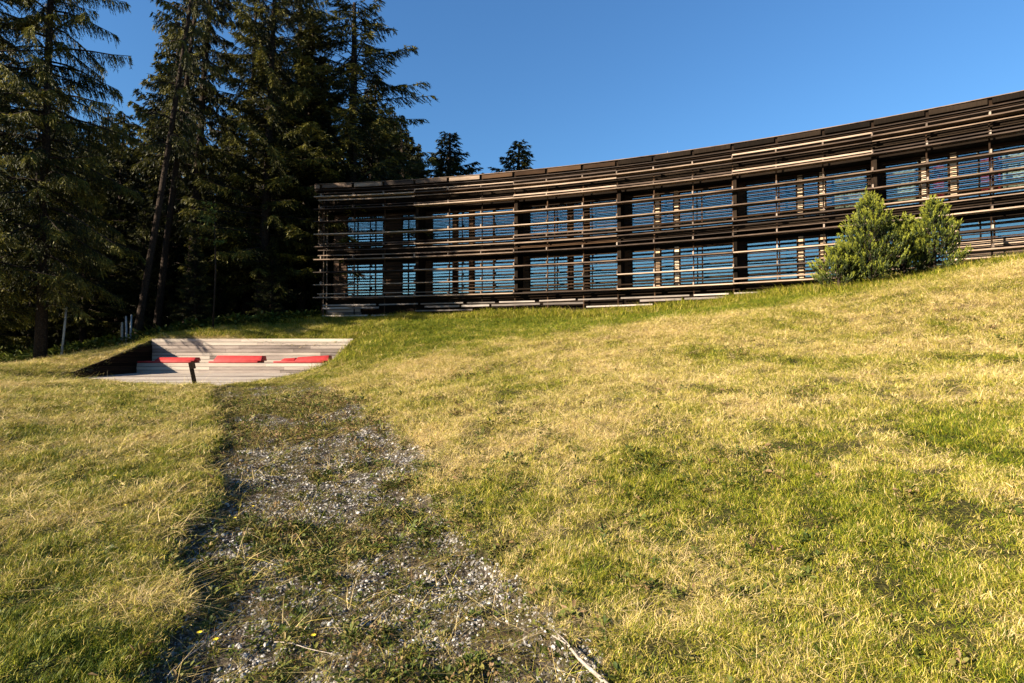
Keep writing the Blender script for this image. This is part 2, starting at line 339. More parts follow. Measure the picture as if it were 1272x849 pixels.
def bar(mb, s0, s1, d0, d1, z0, z1, seg=None, dz=0.0):
    seg = seg or max(1, int((s1 - s0) / 1.6))
    b = len(mb.v)
    for i in range(seg + 1):
        t = i / seg; s = s0 + (s1 - s0) * t; o = dz * t
        mb.v += [fp(s, d0, z0 + o), fp(s, d1, z0 + o), fp(s, d1, z1 + o), fp(s, d0, z1 + o)]
    for i in range(seg):
        a = b + 4 * i
        for k in range(4): mb.f.append([a + k, a + (k + 1) % 4, a + 4 + (k + 1) % 4, a + 4 + k])
    mb.f.append([b, b + 1, b + 2, b + 3]); e = b + 4 * seg; mb.f.append([e + 3, e + 2, e + 1, e])
o0 = fp(0, 0, 4)
BLD = empty('timber_building', (0, 0, 0), 'long curved two storey timber building with weathered slats at the top of the meadow', 'building')
def part(name, mat, *bars, **kw):
    mb = MB()
    for b in bars: bar(mb, *b)
    return mb.build(name, M[mat], kw.get('parent', BLD), False, kw.get('bevel', 0))
POST = [s_at(p) for p in (397, 437, 475, 514, 556, 597, 638, 679, 724, 767, 813, 862, 912, 967, 1026, 1088, 1157, 1237)]
while len(POST) < 20: POST.append(POST[-1] + 1.9)
SEND = POST[-1] + .3
DF = -1.5                                       # the glazed wall stands 1.5 m behind the slat screen
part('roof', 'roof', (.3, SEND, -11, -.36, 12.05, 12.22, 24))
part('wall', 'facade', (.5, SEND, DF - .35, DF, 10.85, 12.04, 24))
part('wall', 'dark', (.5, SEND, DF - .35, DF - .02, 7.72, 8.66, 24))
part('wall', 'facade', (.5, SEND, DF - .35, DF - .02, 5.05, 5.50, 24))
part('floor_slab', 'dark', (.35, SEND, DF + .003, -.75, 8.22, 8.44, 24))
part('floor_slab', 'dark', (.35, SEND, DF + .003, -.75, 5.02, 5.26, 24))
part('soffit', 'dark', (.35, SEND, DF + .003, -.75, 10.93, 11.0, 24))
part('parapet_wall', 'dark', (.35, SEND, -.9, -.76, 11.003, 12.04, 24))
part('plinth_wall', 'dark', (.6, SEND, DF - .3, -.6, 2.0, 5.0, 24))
part('end_wall', 'facade', (.5, .8, -11, DF - .37, 2.0, 12.03, 1))
part('back_wall', 'room', (.82, SEND, -6.2, -6.0, 2.0, 12.03, 24))
part('room_floor', 'room', (.82, SEND, -5.98, DF - .37, 8.3, 8.5, 24))
part('room_floor', 'room', (.82, SEND, -5.98, DF - .37, 5.1, 5.3, 24))
for k in range(0, 19, 3):
    a = POST[k] + (.02 if k else .25)
    for z0, z1 in ((5.27, 8.2), (8.45, 10.92)):
        if k: part('partition_wall', 'dark', (a, a + .16, DF + .005, -.22, z0, z1, 1))
        if k: part('room_partition', 'room', (a, a + .2, -5.95, DF - .38, z0 + .25, z1 - .06, 1))

def window(s0, s1, z0, z1, muls=(), curtain=None):
    mb = MB(); w = .055
    bar(mb, s0, s0 + w, DF - .10, DF + .03, z0, z1, 1); bar(mb, s1 - w, s1, DF - .10, DF + .03, z0, z1, 1)
    bar(mb, s0 + w, s1 - w, DF - .10, DF + .03, z0, z0 + w, 2); bar(mb, s0 + w, s1 - w, DF - .10, DF + .03, z1 - w, z1, 2)
    fr = mb.build('window', M['slat_dark'], BLD)
    xs = [s0 + w] + [m for m in muls] + [s1 - w]
    for m in muls: part('mullion', 'slat_dark', (m - .03, m + .03, DF - .09, DF + .02, z0 + w, z1 - w, 1), parent=fr)
    for a, b in zip(xs[:-1], xs[1:]):
        a2 = a + (.03 if a in muls else 0); b2 = b - (.03 if b in muls else 0)
        part('pane', 'glass', (a2, b2, DF - .055, DF - .035, z0 + w, z1 - w, 1), parent=fr)
    for c in curtain or ():
        mb = MB(); k = max(6, int((c[1] - c[0]) * 14)); b0 = len(mb.v)
        for i in range(k + 1):
            s = c[0] + (c[1] - c[0]) * i / k; d = DF - .32 + .045 * math.sin(i * 2.4) + .02 * math.sin(i * 5.1)
            mb.v += [fp(s, d, c[2]), fp(s, d, c[3])]
        mb.f = [[2 * i, 2 * i + 2, 2 * i + 3, 2 * i + 1] for i in range(k)]
        cu = mb.build('curtain', M[c[4]], fr, True)
        cu['label'] = 'red curtain behind the window glass' if c[4] == 'red_curtain' else 'pale curtain behind the window glass'
UP, LO = (8.68, 10.83), (5.52, 7.70)
CUR = {}                                          # curtains seen in the photo: pixel span, storey, cloth
for a, b, st, cl in [(735, 764, 'u', 'c'), (786, 811, 'u', 'c'), (846, 905, 'u', 'c'), (922, 950, 'u', 'c'), (1040, 1078, 'u', 'c'), (1100, 1142, 'u', 'c'), (1251, 1290, 'u', 'c'), (962, 976, 'u', 'r'),
                     (1142, 1150, 'u', 'r'), (1162, 1182, 'u', 'r'), (1224, 1248, 'u', 'r'), (556, 590, 'l', 'c'), (677, 690, 'l', 'c'), (868, 905, 'l', 'c'), (932, 948, 'l', 'c'), (950, 984, 'l', 'r'), (1030, 1044, 'l', 'r')]:
    CUR.setdefault(st, []).append((s_at(a, DF - .3), s_at(b, DF - .3), 'curtain' if cl == 'c' else 'red_curtain'))
def add_window(s0, s1, st, muls=()):
    z0, z1 = UP if st == 'u' else LO
    if st == 'l' and s0 > POST[16] + .6: z0 = 6.75
    cs = []
    for a, b, cl in CUR.get(st, ()):
        a2, b2 = max(a, s0 + .07), min(b, s1 - .07)
        if b2 - a2 > .2: cs.append((a2, b2, z0 + (.08 if cl == 'curtain' else .3), z1 - .06, cl))
    window(s0, s1, z0, z1, muls, cs)
    if z0 > 6 and st == 'l':
        for i in range(5): part('wall_board', 'slat', (s0 - .3, s1 + .1, DF - .02 - .004 * (i % 2), DF + .05 + .006 * (i % 3), 5.28 + .29 * i, 5.28 + .29 * i + .275, 3))
for k in range(0, 19, 3):
    p0 = POST[k]; p1 = POST[k + 3] if k + 3 < len(POST) else SEND
    for st in 'ul':
        z0, z1 = UP if st == 'u' else LO
        if k == 0:
            add_window(1.35, 3.85, st, (2.1, 3.3)); add_window(5.05, p1 - .03, st, (5.5,))
            part('wall', 'facade', (.5, 1.33, DF - .3, DF, z0 - .02, z1 + .02, 1)); part('wall', 'facade', (3.87, 5.03, DF - .3, DF, z0 - .02, z1 + .02, 1))
        else:
            part('wall', 'facade', (p0 - .01, p0 + .55, DF - .3, DF, z0 - .02, z1 + .02, 1))
            ln = p1 - p0; f1, f2 = (.34, .51) if k % 6 else (.51, .67); c1 = p0 + ln * f1; c2 = p0 + ln * f2; w = .11
            add_window(p0 + .57, c1 - w - .02, st, (p0 + .57 + (c1 - p0 - .57) * .62,) if f1 > .4 else ())
            part('column', 'column' if k >= 9 else 'slat_dark', (c1 - w, c1 + w, DF - .2, DF + .09, z0 - .01, z1 + .01, 1))  # left columns darker in colour, standing in for slat and tree shade
            add_window(c1 + w + .02, c2 - w - .02, st)
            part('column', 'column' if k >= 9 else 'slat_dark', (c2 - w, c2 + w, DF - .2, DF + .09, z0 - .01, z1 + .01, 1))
            add_window(c2 + w + .02, p1 - .03, st, (c2 + (p1 - c2) * .45,) if f1 < .4 else ())
# thick projecting slats on the outer screen, about 0.8 m apart
rs = random.Random(3)
for i in range(9):
    z = 11.70 - .8 * i
    for k in range(0, 19, 3):
        a = -.12 if k == 0 else POST[k] + .008; b = POST[k + 3] - .008 if k + 3 < 20 else SEND
        z_ = z + rs.uniform(-.015, .015)
        part('slat', 'slat', (a, b, -.25, .14, z_ - .028, z_ + .03, 4, rs.uniform(-.015, .015)))
# slimmer rails between them where the floors and the parapet are closed
for z in (11.93, 11.50, 11.08, 8.70, 8.28, 7.96, 5.54):
    for k in range(0, 19, 3):
        if k == 0 and z in (11.13, 8.82): continue
        a = .12 if k == 0 else POST[k] + .008; b = POST[k + 3] - .008 if k + 3 < 20 else SEND
        z_ = z + rs.uniform(-.02, .02); hh = rs.choice((.02, .026, .036))
        r_ = part('rail', 'slat' if z > 10 or rs.random() < .6 else 'slat_dark', (a, b, -.06, .03, z_ - hh, z_ + hh, 4, rs.uniform(-.02, .02)))
# fine louvres in front of the glass
for zt, zb in ((10.74, 8.72), (7.60, 5.58)):
    for i in range(11):
        z = zt - (i + .5) * (zt - zb) / 11
        for k in range(0, 19, 3):
            a = 1.2 if k == 0 else POST[k] + .45; b = POST[k + 3] - .02 if k + 3 < 20 else SEND
            part('louvre', 'slat_dark', (a, b, -1.04, -.98, z - .023, z + .023, 4))
# closer dark slats over the closed bands of parapet and floors
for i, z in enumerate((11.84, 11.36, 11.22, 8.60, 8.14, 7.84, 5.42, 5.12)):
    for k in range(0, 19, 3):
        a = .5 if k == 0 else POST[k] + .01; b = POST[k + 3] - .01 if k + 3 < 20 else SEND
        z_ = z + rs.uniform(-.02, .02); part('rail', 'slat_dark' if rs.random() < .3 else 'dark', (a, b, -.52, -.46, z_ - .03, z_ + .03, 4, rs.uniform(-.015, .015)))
# fascia boards along the roof edge, with dark gaps at the joints
for k in range(-1, 19):
    a = POST[k] + .08 if k >= 0 else -.12; b = POST[k + 1] - .08 if k >= 0 else POST[0] - .1
    z_ = 12.36 + rs.uniform(-.02, .02)
    part('fascia_board', 'slat' if k < 5 else 'slat_dark' if k < 9 else 'dark', (a, b, -.04, .03 + rs.uniform(0, .02), z_ - .11, z_ + .11, 2, rs.uniform(-.02, .02)))
part('roof_edge', 'slat_dark', (-.1, SEND, -.34, -.07, 12.05, 12.42, 24))
part('eaves_trim', 'slat', (-.12, SEND, -.35, .055, 12.50, 12.53, 24))
part('eaves_trim', 'slat', (-.12, SEND, -.05, .02, 12.12, 12.155, 24))
for k, s in enumerate(POST):
    part('post', 'slat_dark', (s - .028, s + .028, -.33, -.265, 3.0, 12.04, 1))
    for i in range(9):                            # short blocks that carry the slats
        z = 11.70 - .8 * i
        part('spacer_block', 'post', (s - .032, s + .032, -.20, .02, z + .06, z + .22, 1))
# plinth: silvered boards and dark gaps
for z, hgt in ((4.84, .04), (4.66, .055), (4.42, .04), (4.16, .045), (3.92, .04), (3.7, .04)):
    s = .35
    while s < SEND - .5:
        ln = rs.uniform(1.8, 3.9); e = min(s + ln, SEND)
        if rs.random() < (.9 if z > 4.5 else .45): part('plinth_board', 'plinth', (s, e - .12, -.32, -.27 + rs.uniform(0, .03), z - hgt, z + hgt, 2, rs.uniform(-.02, .02)))
        s = e + rs.uniform(0, .2)
for i in range(7): part('plinth_board', 'plinth', (.55, 2.9 + rs.uniform(-.2, .3), -.58, -.52, 3.75 + .17 * i, 3.75 + .17 * i + .15, 2))
for z in np.arange(8.6, 12.0, .17): part('end_board', 'slat', (-.04, .0, -1.9, -.4, z, z + .10, 1))
for d in (-1.4, -.9): part('end_post', 'post', (.06, .13, d - .04, d + .04, 3.2, 12.02, 1))
# antenna on the roof
q = fp(s_at(831, -3), -3, 12.25); an = empty('roof_antenna', q, 'thin grey antenna mast standing on the flat roof', 'antenna')
mb = MB(); mb.tube([(0, 0, 0), (0, 0, 1.5)], [.02, .012]); mb.build('mast', M['metal'], an)
mb = MB(); mb.tube([(-.12, 0, 1.1), (.12, 0, 1.1)], .008); mb.build('crossbar', M['metal'], an)

# ------------------------------------------------------------------ sunken terrace
TER = empty('terrace', (-12, 22, .8), 'sunken stepped terrace of pale weathered planks with a dark shaded left side', 'terrace')
def tpart(name, mat, mb, **kw):
    o = mb.build(name, M[mat], None, **kw); o.parent = TER; o.matrix_parent_inverse = Matrix.Translation((12, -22, -.8)); return o
def ledge(y): return np.interp(y, [20, 25], [-16.6, -16.7])
def redge(y): return np.interp(y, [17, 25], [-9.4, -7.4])
def planks(y, z0, z1, thick, x0, x1, seed, lean=0):
    r_ = random.Random(seed); x = x0
    while x < x1 - .3:
        e = min(x + r_.uniform(2.2, 4.2), x1)
        if x1 - e < .8: e = x1
        mb = MB(); o = r_.uniform(0, .012); mb.box(x, e - .005, y - o, y + thick, z0, z1); tpart('plank', 'deck', mb); x = e
for i in range(7): planks(24.98, 1.315 + .16 * i, 1.315 + .16 * i + .142, .05, -16.66, -7.35, 50 + i)      # back wall
for i in range(6): planks(23.98 + .165 * i, 1.26, 1.305 + .001 * i, .155, -16.62, -7.5, 70 + i)              # seat, running along
for i in range(3): planks(23.95, .86 + .145 * i, .86 + .145 * i + .129, .025, -16.62, -7.55, 80 + i)         # seat front
y = 23.92
while y > 17.05:                                                                                            # floor boards
    x0 = np.interp(y, [17, 20, 25], [-9.4, -16.6, -16.7]); x1 = redge(y); z = .87 - .03 * (24 - y)
    mb = MB(); x0b = np.interp(y - .15, [17, 20, 25], [-9.4, -16.6, -16.7]); x1b = redge(y - .15)
    j = rs.uniform(0, .006)
    mb.hexa([(x0b, y - .145, z - .05), (x1b, y - .145, z - .05), (x1, y, z - .05), (x0, y, z - .05), (x0b, y - .145, z + j - .004), (x1b, y - .145, z + j - .004), (x1, y, z + j), (x0, y, z + j)])
    tpart('floor_board', 'deck', mb); y -= .155
for i in range(10):                                                                                         # left retaining wall, boards stepping with the slope; near-black colour carries its shade
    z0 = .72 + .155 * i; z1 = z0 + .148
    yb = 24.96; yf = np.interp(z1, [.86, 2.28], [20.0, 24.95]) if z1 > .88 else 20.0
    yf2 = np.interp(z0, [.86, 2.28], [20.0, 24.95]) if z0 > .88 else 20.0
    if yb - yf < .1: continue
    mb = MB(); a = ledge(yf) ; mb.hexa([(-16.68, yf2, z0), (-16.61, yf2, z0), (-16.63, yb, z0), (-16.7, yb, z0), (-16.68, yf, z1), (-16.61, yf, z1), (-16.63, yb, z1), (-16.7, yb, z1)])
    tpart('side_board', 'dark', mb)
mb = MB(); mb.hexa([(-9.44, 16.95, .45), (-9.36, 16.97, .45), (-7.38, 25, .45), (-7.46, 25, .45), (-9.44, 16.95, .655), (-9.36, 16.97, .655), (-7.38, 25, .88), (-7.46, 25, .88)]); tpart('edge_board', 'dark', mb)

def cushion(x0, x1, parts_, label):
    parts_ = [(a, b, h0 + .05, h1 + .05, dp) for a, b, h0, h1, dp in parts_]
    t = empty('red_cushion', ((x0 + x1) / 2, 24.3, 1.31), label, 'cushion', 'red cushions on the terrace seat')
    c = (x0 + x1) / 2
    mb = MB(); mb.box(x0 - c, x1 - c, -.33, .33, .004, .085); mb.build('pad', M['red'], t, True, .025)
    for a, b, h0, h1, dp in parts_:
        mb = MB(); mb.hexa([(a - c, -.30, .088), (b - c, -.30, .088), (b - c, dp, .088), (a - c, dp, .088), (a - c + .10, -.12, h0), (b - c - .02, -.12, h1), (b - c - .02, dp - .06, h1), (a - c + .10, dp - .06, h0)])
        mb.build('bolster', M['red'], t, True, .03)
X = lambda p, d=24.1: (p - 636) / FPX * d
cushion(X(172), X(240), [(X(193), X(243), .20, .20, .25)], 'red cushion nearest the shaded left wall of the terrace')
cushion(X(261), X(322), [(X(266), X(326), .28, .27, .28)], 'red cushion in the middle of the terrace seat')
cushion(X(341), X(404), [(X(349), X(367), .15, .18, .25), (X(366.5), X(409), .21, .29, .28)], 'red cushion with two stepped bolsters at the right end of the terrace seat')
def post_thing(name, loc, hgt, w, tilt, mat, label, cat, top=None, group=None):
    t = empty(name, (loc[0], loc[1], hz(loc[0], loc[1]) - .1), label, cat, group, tilt=tilt)
    mb = MB(); mb.tube([(0, 0, 0), (.004, .003, hgt * .5), (0, 0, hgt)], [w, w * .96, w * .85], 8); mb.build('shaft', M[mat], t, True)
    mb = MB(); mb.tube([(0, 0, hgt + .001), (0, 0, hgt + (top or .03))], [w * .88, w * .3], 8); mb.build('tip', M[mat], t, True)
    return t
t = empty('leaning_board', (-9.5, 16.25, hz(-9.5, 16.25) - .05), 'dark narrow board leaning at the front corner of the wooden terrace', 'board', tilt=(R(4), R(-10), R(12)))
mb = MB(); mb.box(-.055, .055, -.025, .025, 0, .78); mb.build('stake', M['dark'], t, bevel=.006)
mb = MB(); mb.box(-.02, .13, -.05, -.027, .58, .79); mb.build('plate', M['dark'], t, bevel=.005)
def at_ground(pxx, d): x = (pxx - 636) / FPX * d; return (x, d)
post_thing('leaning_pole', at_ground(76, 26), 2.6, .05, (0, R(4.5), 0), 'pole', 'slim grey wooden pole leaning beside the dark forest edge', 'pole')
post_thing('fence_post', at_ground(151, 27.5), 1.35, .06, (0, 0, 0), 'stick', 'short pale post just left of the twin grey stakes', 'post')
t = post_thing('stake', at_ground(157, 27.8), 1.6, .05, (0, R(-2), 0), 'metal', 'left one of two thin grey blue stakes behind the terrace', 'stake', group='twin stakes behind the terrace')
t = post_thing('stake', at_ground(161, 28), 1.65, .05, (0, R(2), 0), 'metal', 'right one of two thin grey blue stakes behind the terrace', 'stake', group='twin stakes behind the terrace')
# bench among the trees
bx, by = at_ground(325, 42); bz = EYE + (HOR - 306) / FPX * 42
t = empty('forest_bench', (bx, by, bz - .45), 'pale wooden bench glimpsed between the dark trunks of the forest', 'bench', rz=R(-12))
for i in range(3): mb = MB(); mb.box(-1.0, 1.0, -.25 + .16 * i, -.12 + .16 * i, .42, .46); mb.build('seat_slat', M['plinth'], t)
for i in range(2): mb = MB(); mb.box(-1.0, 1.0, .27, .30, .66 + .18 * i, .79 + .18 * i); mb.build('back_slat', M['plinth'], t)
for sx in (-.85, .85):
    mb = MB(); mb.box(sx - .04, sx + .04, -.22, -.14, 0, .418); mb.build('leg', M['pole'], t)
    mb = MB(); mb.box(sx - .04, sx + .04, .19, .267, 0, .98); mb.build('leg', M['pole'], t)
BENCH = (bx, by, bz - .45)

# ------------------------------------------------------------------ conifers
def leaf_quads(P, D, L_, Wd, rg, up=None):               # slim diamond blades: base point, direction, length, width
    D = D / np.linalg.norm(D, axis=1, keepdims=True)
    r_ = rg.normal(size=D.shape); S = np.cross(D, r_); S /= np.linalg.norm(S, axis=1, keepdims=True) + 1e-9
    L_ = L_[:, None]; Wd = Wd[:, None]
    V = np.stack([P, P + D * L_ * .45 + S * Wd * .5, P + D * L_, P + D * L_ * .45 - S * Wd * .5], 1).reshape(-1, 3)
    F = np.arange(len(V)).reshape(-1, 4); return V, F
def needle_tris(P, D, L_, Wd, rg):
    D = D / np.linalg.norm(D, axis=1, keepdims=True); r_ = rg.normal(size=D.shape); S = np.cross(D, r_); S /= np.linalg.norm(S, axis=1, keepdims=True) + 1e-9
    S *= Wd[:, None] * .5; E = P + D * L_[:, None]
    V = np.stack([P + S, P - S, E], 1).reshape(-1, 3); return V, np.arange(len(V)).reshape(-1, 3)
def set_var(me, per_face_n, vals):
    at = me.attributes.new('var', 'FLOAT', 'POINT'); at.data.foreach_set('value', np.repeat(vals, per_face_n).astype(np.float32))
def conifer(hgt, base, rad, droop, seed, nbr=95, tw=.55, leaf=(.16, .055), dens=1.0, sparse=.0, shape=.75, upturn=0.0, trunk=.24):
    rg = np.random.default_rng(seed); tr = MB()
    wob = rg.normal(0, .06, (9, 2)).cumsum(0) * .6; zs = np.linspace(-.6, hgt, 9)
    def axis(z): return np.array([np.interp(z, zs, wob[:, 0] - wob[0, 0]), np.interp(z, zs, wob[:, 1] - wob[0, 1])])
    tr.tube([(*axis(z), z) for z in zs], [trunk * (1.15 - max(0, z) / hgt) ** .9 * (1.25 if i == 0 else 1) + .012 for i, z in enumerate(zs)], 9)
    LP, LD, LL, LW, LV = [], [], [], [], []
    for b in range(nbr):
        u = (b + rg.random()) / nbr; z = base + (hgt - base) * u
        if rg.random() < sparse * (1 - u): continue
        Lb = rad * ((1 - u) ** shape + .06) * rg.uniform(.55, 1.12)
        if u < .12: Lb *= .55 + 3 * u
        a = b * 2.39996 + rg.normal(0, .35); e0 = .12 + .55 * u + rg.normal(0, .08) + upturn
        n_ = max(6, int(Lb * 7)); t = np.linspace(0, 1, n_)
        out = Lb * (t * .97); zz = Lb * (math.tan(e0) * t * (1 - u * .2) - droop * (1.1 - .6 * u) * t ** 1.6 + .12 * t ** 4)
        bend = .18 * rg.normal() * t ** 2 * Lb
        o = axis(z)
        Pb = np.stack([o[0] + np.cos(a) * out - np.sin(a) * bend, o[1] + np.sin(a) * out + np.cos(a) * bend, z + zz], 1)
        r0 = .012 + .012 * Lb
        k = np.linspace(0, n_ - 1, 5).astype(int); tr.tube(Pb[k], [r0 * (1 - .8 * t[i]) for i in k], 4, False)
        m = max(4, int(Lb * 9 * dens)); ts = np.concatenate([.12 + .88 * rg.random(m * 2) ** .8])
        base_p = np.stack([np.interp(ts, t, Pb[:, i]) for i in range(3)], 1)
        side = np.where(rg.random(len(ts)) < .5, 1., -1.)
        fw = np.array([math.cos(a), math.sin(a), 0]); sd = np.array([-math.sin(a), math.cos(a), 0])
        tl = tw * (1.05 - .6 * ts) * rg.uniform(.5, 1.25, len(ts)) * (1.15 - .55 * u)
        dr = fw * rg.uniform(.3, .8, (len(ts), 1)) + sd * (side * rg.uniform(.35, .95, len(ts)))[:, None] + np.array([0, 0, -1]) * (droop * rg.uniform(.5, 2.2, len(ts)))[:, None]
        dr /= np.linalg.norm(dr, axis=1, keepdims=True)
        nl = 11
        for q in range(nl):
            f = (q + rg.random(len(ts))) / nl
            P = base_p + dr * (tl * f)[:, None] + np.array([0, 0, -1]) * (droop * .5 * tl * f ** 2)[:, None]
            D = dr + rg.normal(0, .38, dr.shape) + np.array([0, 0, -.6 * droop])
            LP.append(P); LD.append(D); LL.append(leaf[0] * .82 * rg.uniform(.7, 1.5, len(ts))); LW.append(leaf[1] * rg.uniform(.6, 1.4, len(ts)))
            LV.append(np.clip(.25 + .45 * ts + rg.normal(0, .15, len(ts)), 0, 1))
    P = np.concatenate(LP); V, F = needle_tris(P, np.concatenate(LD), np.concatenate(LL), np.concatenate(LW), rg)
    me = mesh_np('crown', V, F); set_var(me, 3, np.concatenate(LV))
    return tr, me
class Kind: pass
def make_kind(mat, **kw):
    k = Kind(); tr, k.crown = conifer(**kw); k.crown.materials.append(M[mat])
    t = tr.build('trunk', M['bark'], None, True); k.trunk = t.data; bpy.data.objects.remove(t); k.h = kw['hgt']; return k
K = {
 'larch_a': make_kind('larch', hgt=29, base=3.5, rad=5.0, droop=.6, seed=11, nbr=170, tw=1.0, leaf=(.17, .042), dens=1.5, shape=.5, trunk=.25),
 'larch_b': make_kind('larch', hgt=27, base=9.5, rad=3.4, droop=.5, seed=12, nbr=100, tw=.7, leaf=(.19, .05), dens=1.0, sparse=.45, shape=.5, trunk=.24),
 'larch_c': make_kind('larch', hgt=25, base=3.0, rad=5.0, droop=.42, seed=13, nbr=165, tw=.9, leaf=(.18, .045), dens=1.4, shape=.5, trunk=.30),
 'spruce_a': make_kind('spruce', hgt=22, base=2.0, rad=3.8, droop=.5, seed=14, nbr=150, tw=.7, leaf=(.18, .06), dens=1.2, shape=.8, trunk=.26),
 'spruce_b': make_kind('spruce', hgt=15, base=1.0, rad=4.0, droop=.40, seed=15, nbr=160, tw=.6, leaf=(.17, .055), dens=1.5, shape=.85, trunk=.2),
 'spruce_c': make_kind('spruce', hgt=24, base=6.5, rad=3.3, droop=.6, seed=16, nbr=120, tw=.7, leaf=(.18, .06), dens=1.1, sparse=.2, shape=.6, trunk=.24),
}
def tree(kind, x, y, hgt, label, rz=0, lean=(0, 0), group=None, fat=1.0):
    k = K[kind]; s = hgt / k.h
    nm = 'larch_tree' if kind.startswith('larch') else 'spruce_tree'
    t = empty(nm, (x, y, hz(x, y) - .05), label, 'tree', group, tilt=(Matrix.Rotation(R(lean[0]), 3, 'Y') @ Matrix.Rotation(rz, 3, 'Z')).to_euler()); t.scale = (s * fat, s * fat, s)
    link('trunk', k.trunk, None, t); link('crown', k.crown, None, t); return t
def tree_px(kind, p, d, hgt, label, **kw):
    x = (p - 636) / FPX * d; return tree(kind, x, d, hgt, label, **kw)
G1 = 'tall conifers at the forest edge'
tree_px('larch_a', 50, 25.5, 29, 'broad larch with hanging sunlit sprays at the left edge of the picture', rz=.4, group=G1, fat=.78)
tree_px('larch_c', -45, 24, 26, 'larch whose sprays reach in from beyond the left edge of the picture', rz=2.2, group=G1)
tree_px('larch_b', 168, 30, 30, 'bare stemmed larch leaning right, with a sparse high crown', rz=1.1, lean=(8, 0), group=G1, fat=.62)
tree_px('larch_b', 192, 32.5, 29, 'sparse larch just right of the leaning bare stemmed one', rz=3.4, lean=(6, 0), group=G1, fat=.68)
tree_px('spruce_c', 232, 34, 27, 'slim spruce standing right of the two sparse larches', rz=5, lean=(3, 0), group=G1)
tree_px('larch_c', 322, 36, 27, 'full dark larch in the middle of the forest, rising out of the picture', rz=.9, lean=(1.5, 0), group=G1)
tree_px('larch_a', 362, 41, 30, 'very tall larch behind the full dark one', rz=2.6, lean=(1, 0), group=G1)
tree_px('larch_c', 434, 40, 23.5, 'wide larch above the left end of the building with long branches to the right', rz=4.1, lean=(1, 0), group=G1, fat=1.8)
tree_px('spruce_b', 146, 38, 17, 'bushy young spruce in the sky gap between the left larches', fat=1.2, rz=.3, group=G1)
tree_px('spruce_a', 128, 44, 19, 'second spruce showing low in the sky gap on the left', rz=1.3, group=G1)
tree_px('spruce_b', 503, 50, 16.2, 'spruce top beside the wide larch above the roof', rz=1.9, fat=1.9, group='spruce tops behind the roof')
tree_px('spruce_b', 556, 49, 15.1, 'pointed spruce top standing alone above the roof left of the smallest one', rz=3.7, fat=1.9, group='spruce tops behind the roof')
tree_px('spruce_b', 641, 50, 14.1, 'smallest spruce top furthest right above the roof', rz=5.4, fat=1.9, group='spruce tops behind the roof')
rt = random.Random(21)
GL = 'dark conifer standing deep in the shaded forest'
spots = []
for i in range(400):
    x = rt.uniform(-62, -8); y = rt.uniform(27, 78)
    if y < 26.5 + (x + 18) * .62 or (x > -15 and y < 39): continue
    if (x - BENCH[0]) ** 2 + (y - BENCH[1]) ** 2 < 5 or any((x - a) ** 2 + (y - b) ** 2 < 8.5 for a, b in spots): continue
    pp = x / y * FPX + 636
    if y < 30 and pp > 60: continue
    spots.append((x, y))
    if len(spots) >= 78: break
for i, (x, y) in enumerate(spots):
    pp = x / y * FPX + 636
    k = rt.choice(('spruce_a', 'spruce_c', 'spruce_b', 'larch_c'))
    cap = np.interp(pp, [-200, 95, 105, 190, 205, 360, 440, 480, 520], [26, 26, 15.5, 15.5, 24, 26, 20, 15, 12])
    hh = (cap / 40 * y if 100 < pp < 200 or pp > 440 else cap) * rt.uniform(.8, 1.0)
    hh = min(hh, 27)
    if pp < -20: hh = min(hh, 18);  # unseen trees left of view, added for shading; kept low for sunlit crowns
    if pp < -350 and i % 2: continue
    tree(k, x, y, hh, GL, rz=rt.uniform(0, 6.3), lean=(rt.uniform(-1, 2), 0), group='conifers deep in the forest')

for i in range(300):
    x = rt.uniform(-52, -9); y = rt.uniform(31, 60)
    if y < 31 + (x + 18) * .62 or (x > -15 and y < 42): continue
    if (x - BENCH[0]) ** 2 + (y - BENCH[1]) ** 2 < 16 or any((x - a) ** 2 + (y - b) ** 2 < 5 for a, b in spots): continue
    spots.append((x, y))
    if len(spots) > 125: break
    tree('spruce_b', x, y, rt.uniform(4, 9), 'small dark spruce under the tall trees of the forest', rz=rt.uniform(0, 6.3), group='small spruces under the forest')

# young broadleaf tree catching the sun in the dark forest
def sapling(x, y, zc, label):
    z0 = hz(x, y); t = empty('young_tree', (x, y, z0), label, 'tree'); rg = np.random.default_rng(5); tr = MB(); hgt = zc - z0
    tr.tube([(0, 0, -.1), (.1, 0, hgt * .5), (-.05, .1, hgt), (.0, .1, hgt + .5)], [.05, .04, .02, .008], 6)
    P = []; D = []
    for b in range(16):
        a = rg.uniform(0, 6.28); z = hgt * rg.uniform(.72, 1.05); L_ = rg.uniform(.4, 1.0); q = np.linspace(0, 1, 5)
        pb = np.stack([np.cos(a) * L_ * q, .05 + np.sin(a) * L_ * q, z + .25 * q - .2 * q ** 2], 1); tr.tube(pb, [.01, .008, .006, .005, .003], 4)
        for f in rg.random(15):
            P.append([np.interp(f, q, pb[:, i]) for i in range(3)]); D.append(rg.normal(size=3) + np.array([np.cos(a), np.sin(a), -.1]))
    V, F = leaf_quads(np.array(P), np.array(D), rg.uniform(.12, .22, len(P)), rg.uniform(.07, .11, len(P)), rg)
    me = mesh_np('leaves', V, F); set_var(me, 4, rg.random(len(P))); tr.build('trunk', M['bark'], t, True); link('leaves', me, M['broadleaf'], t)
x, y, zc = px(264, 262, 27.8); sapling(x, y, zc, 'thin young tree with bright green leaves against the black forest')

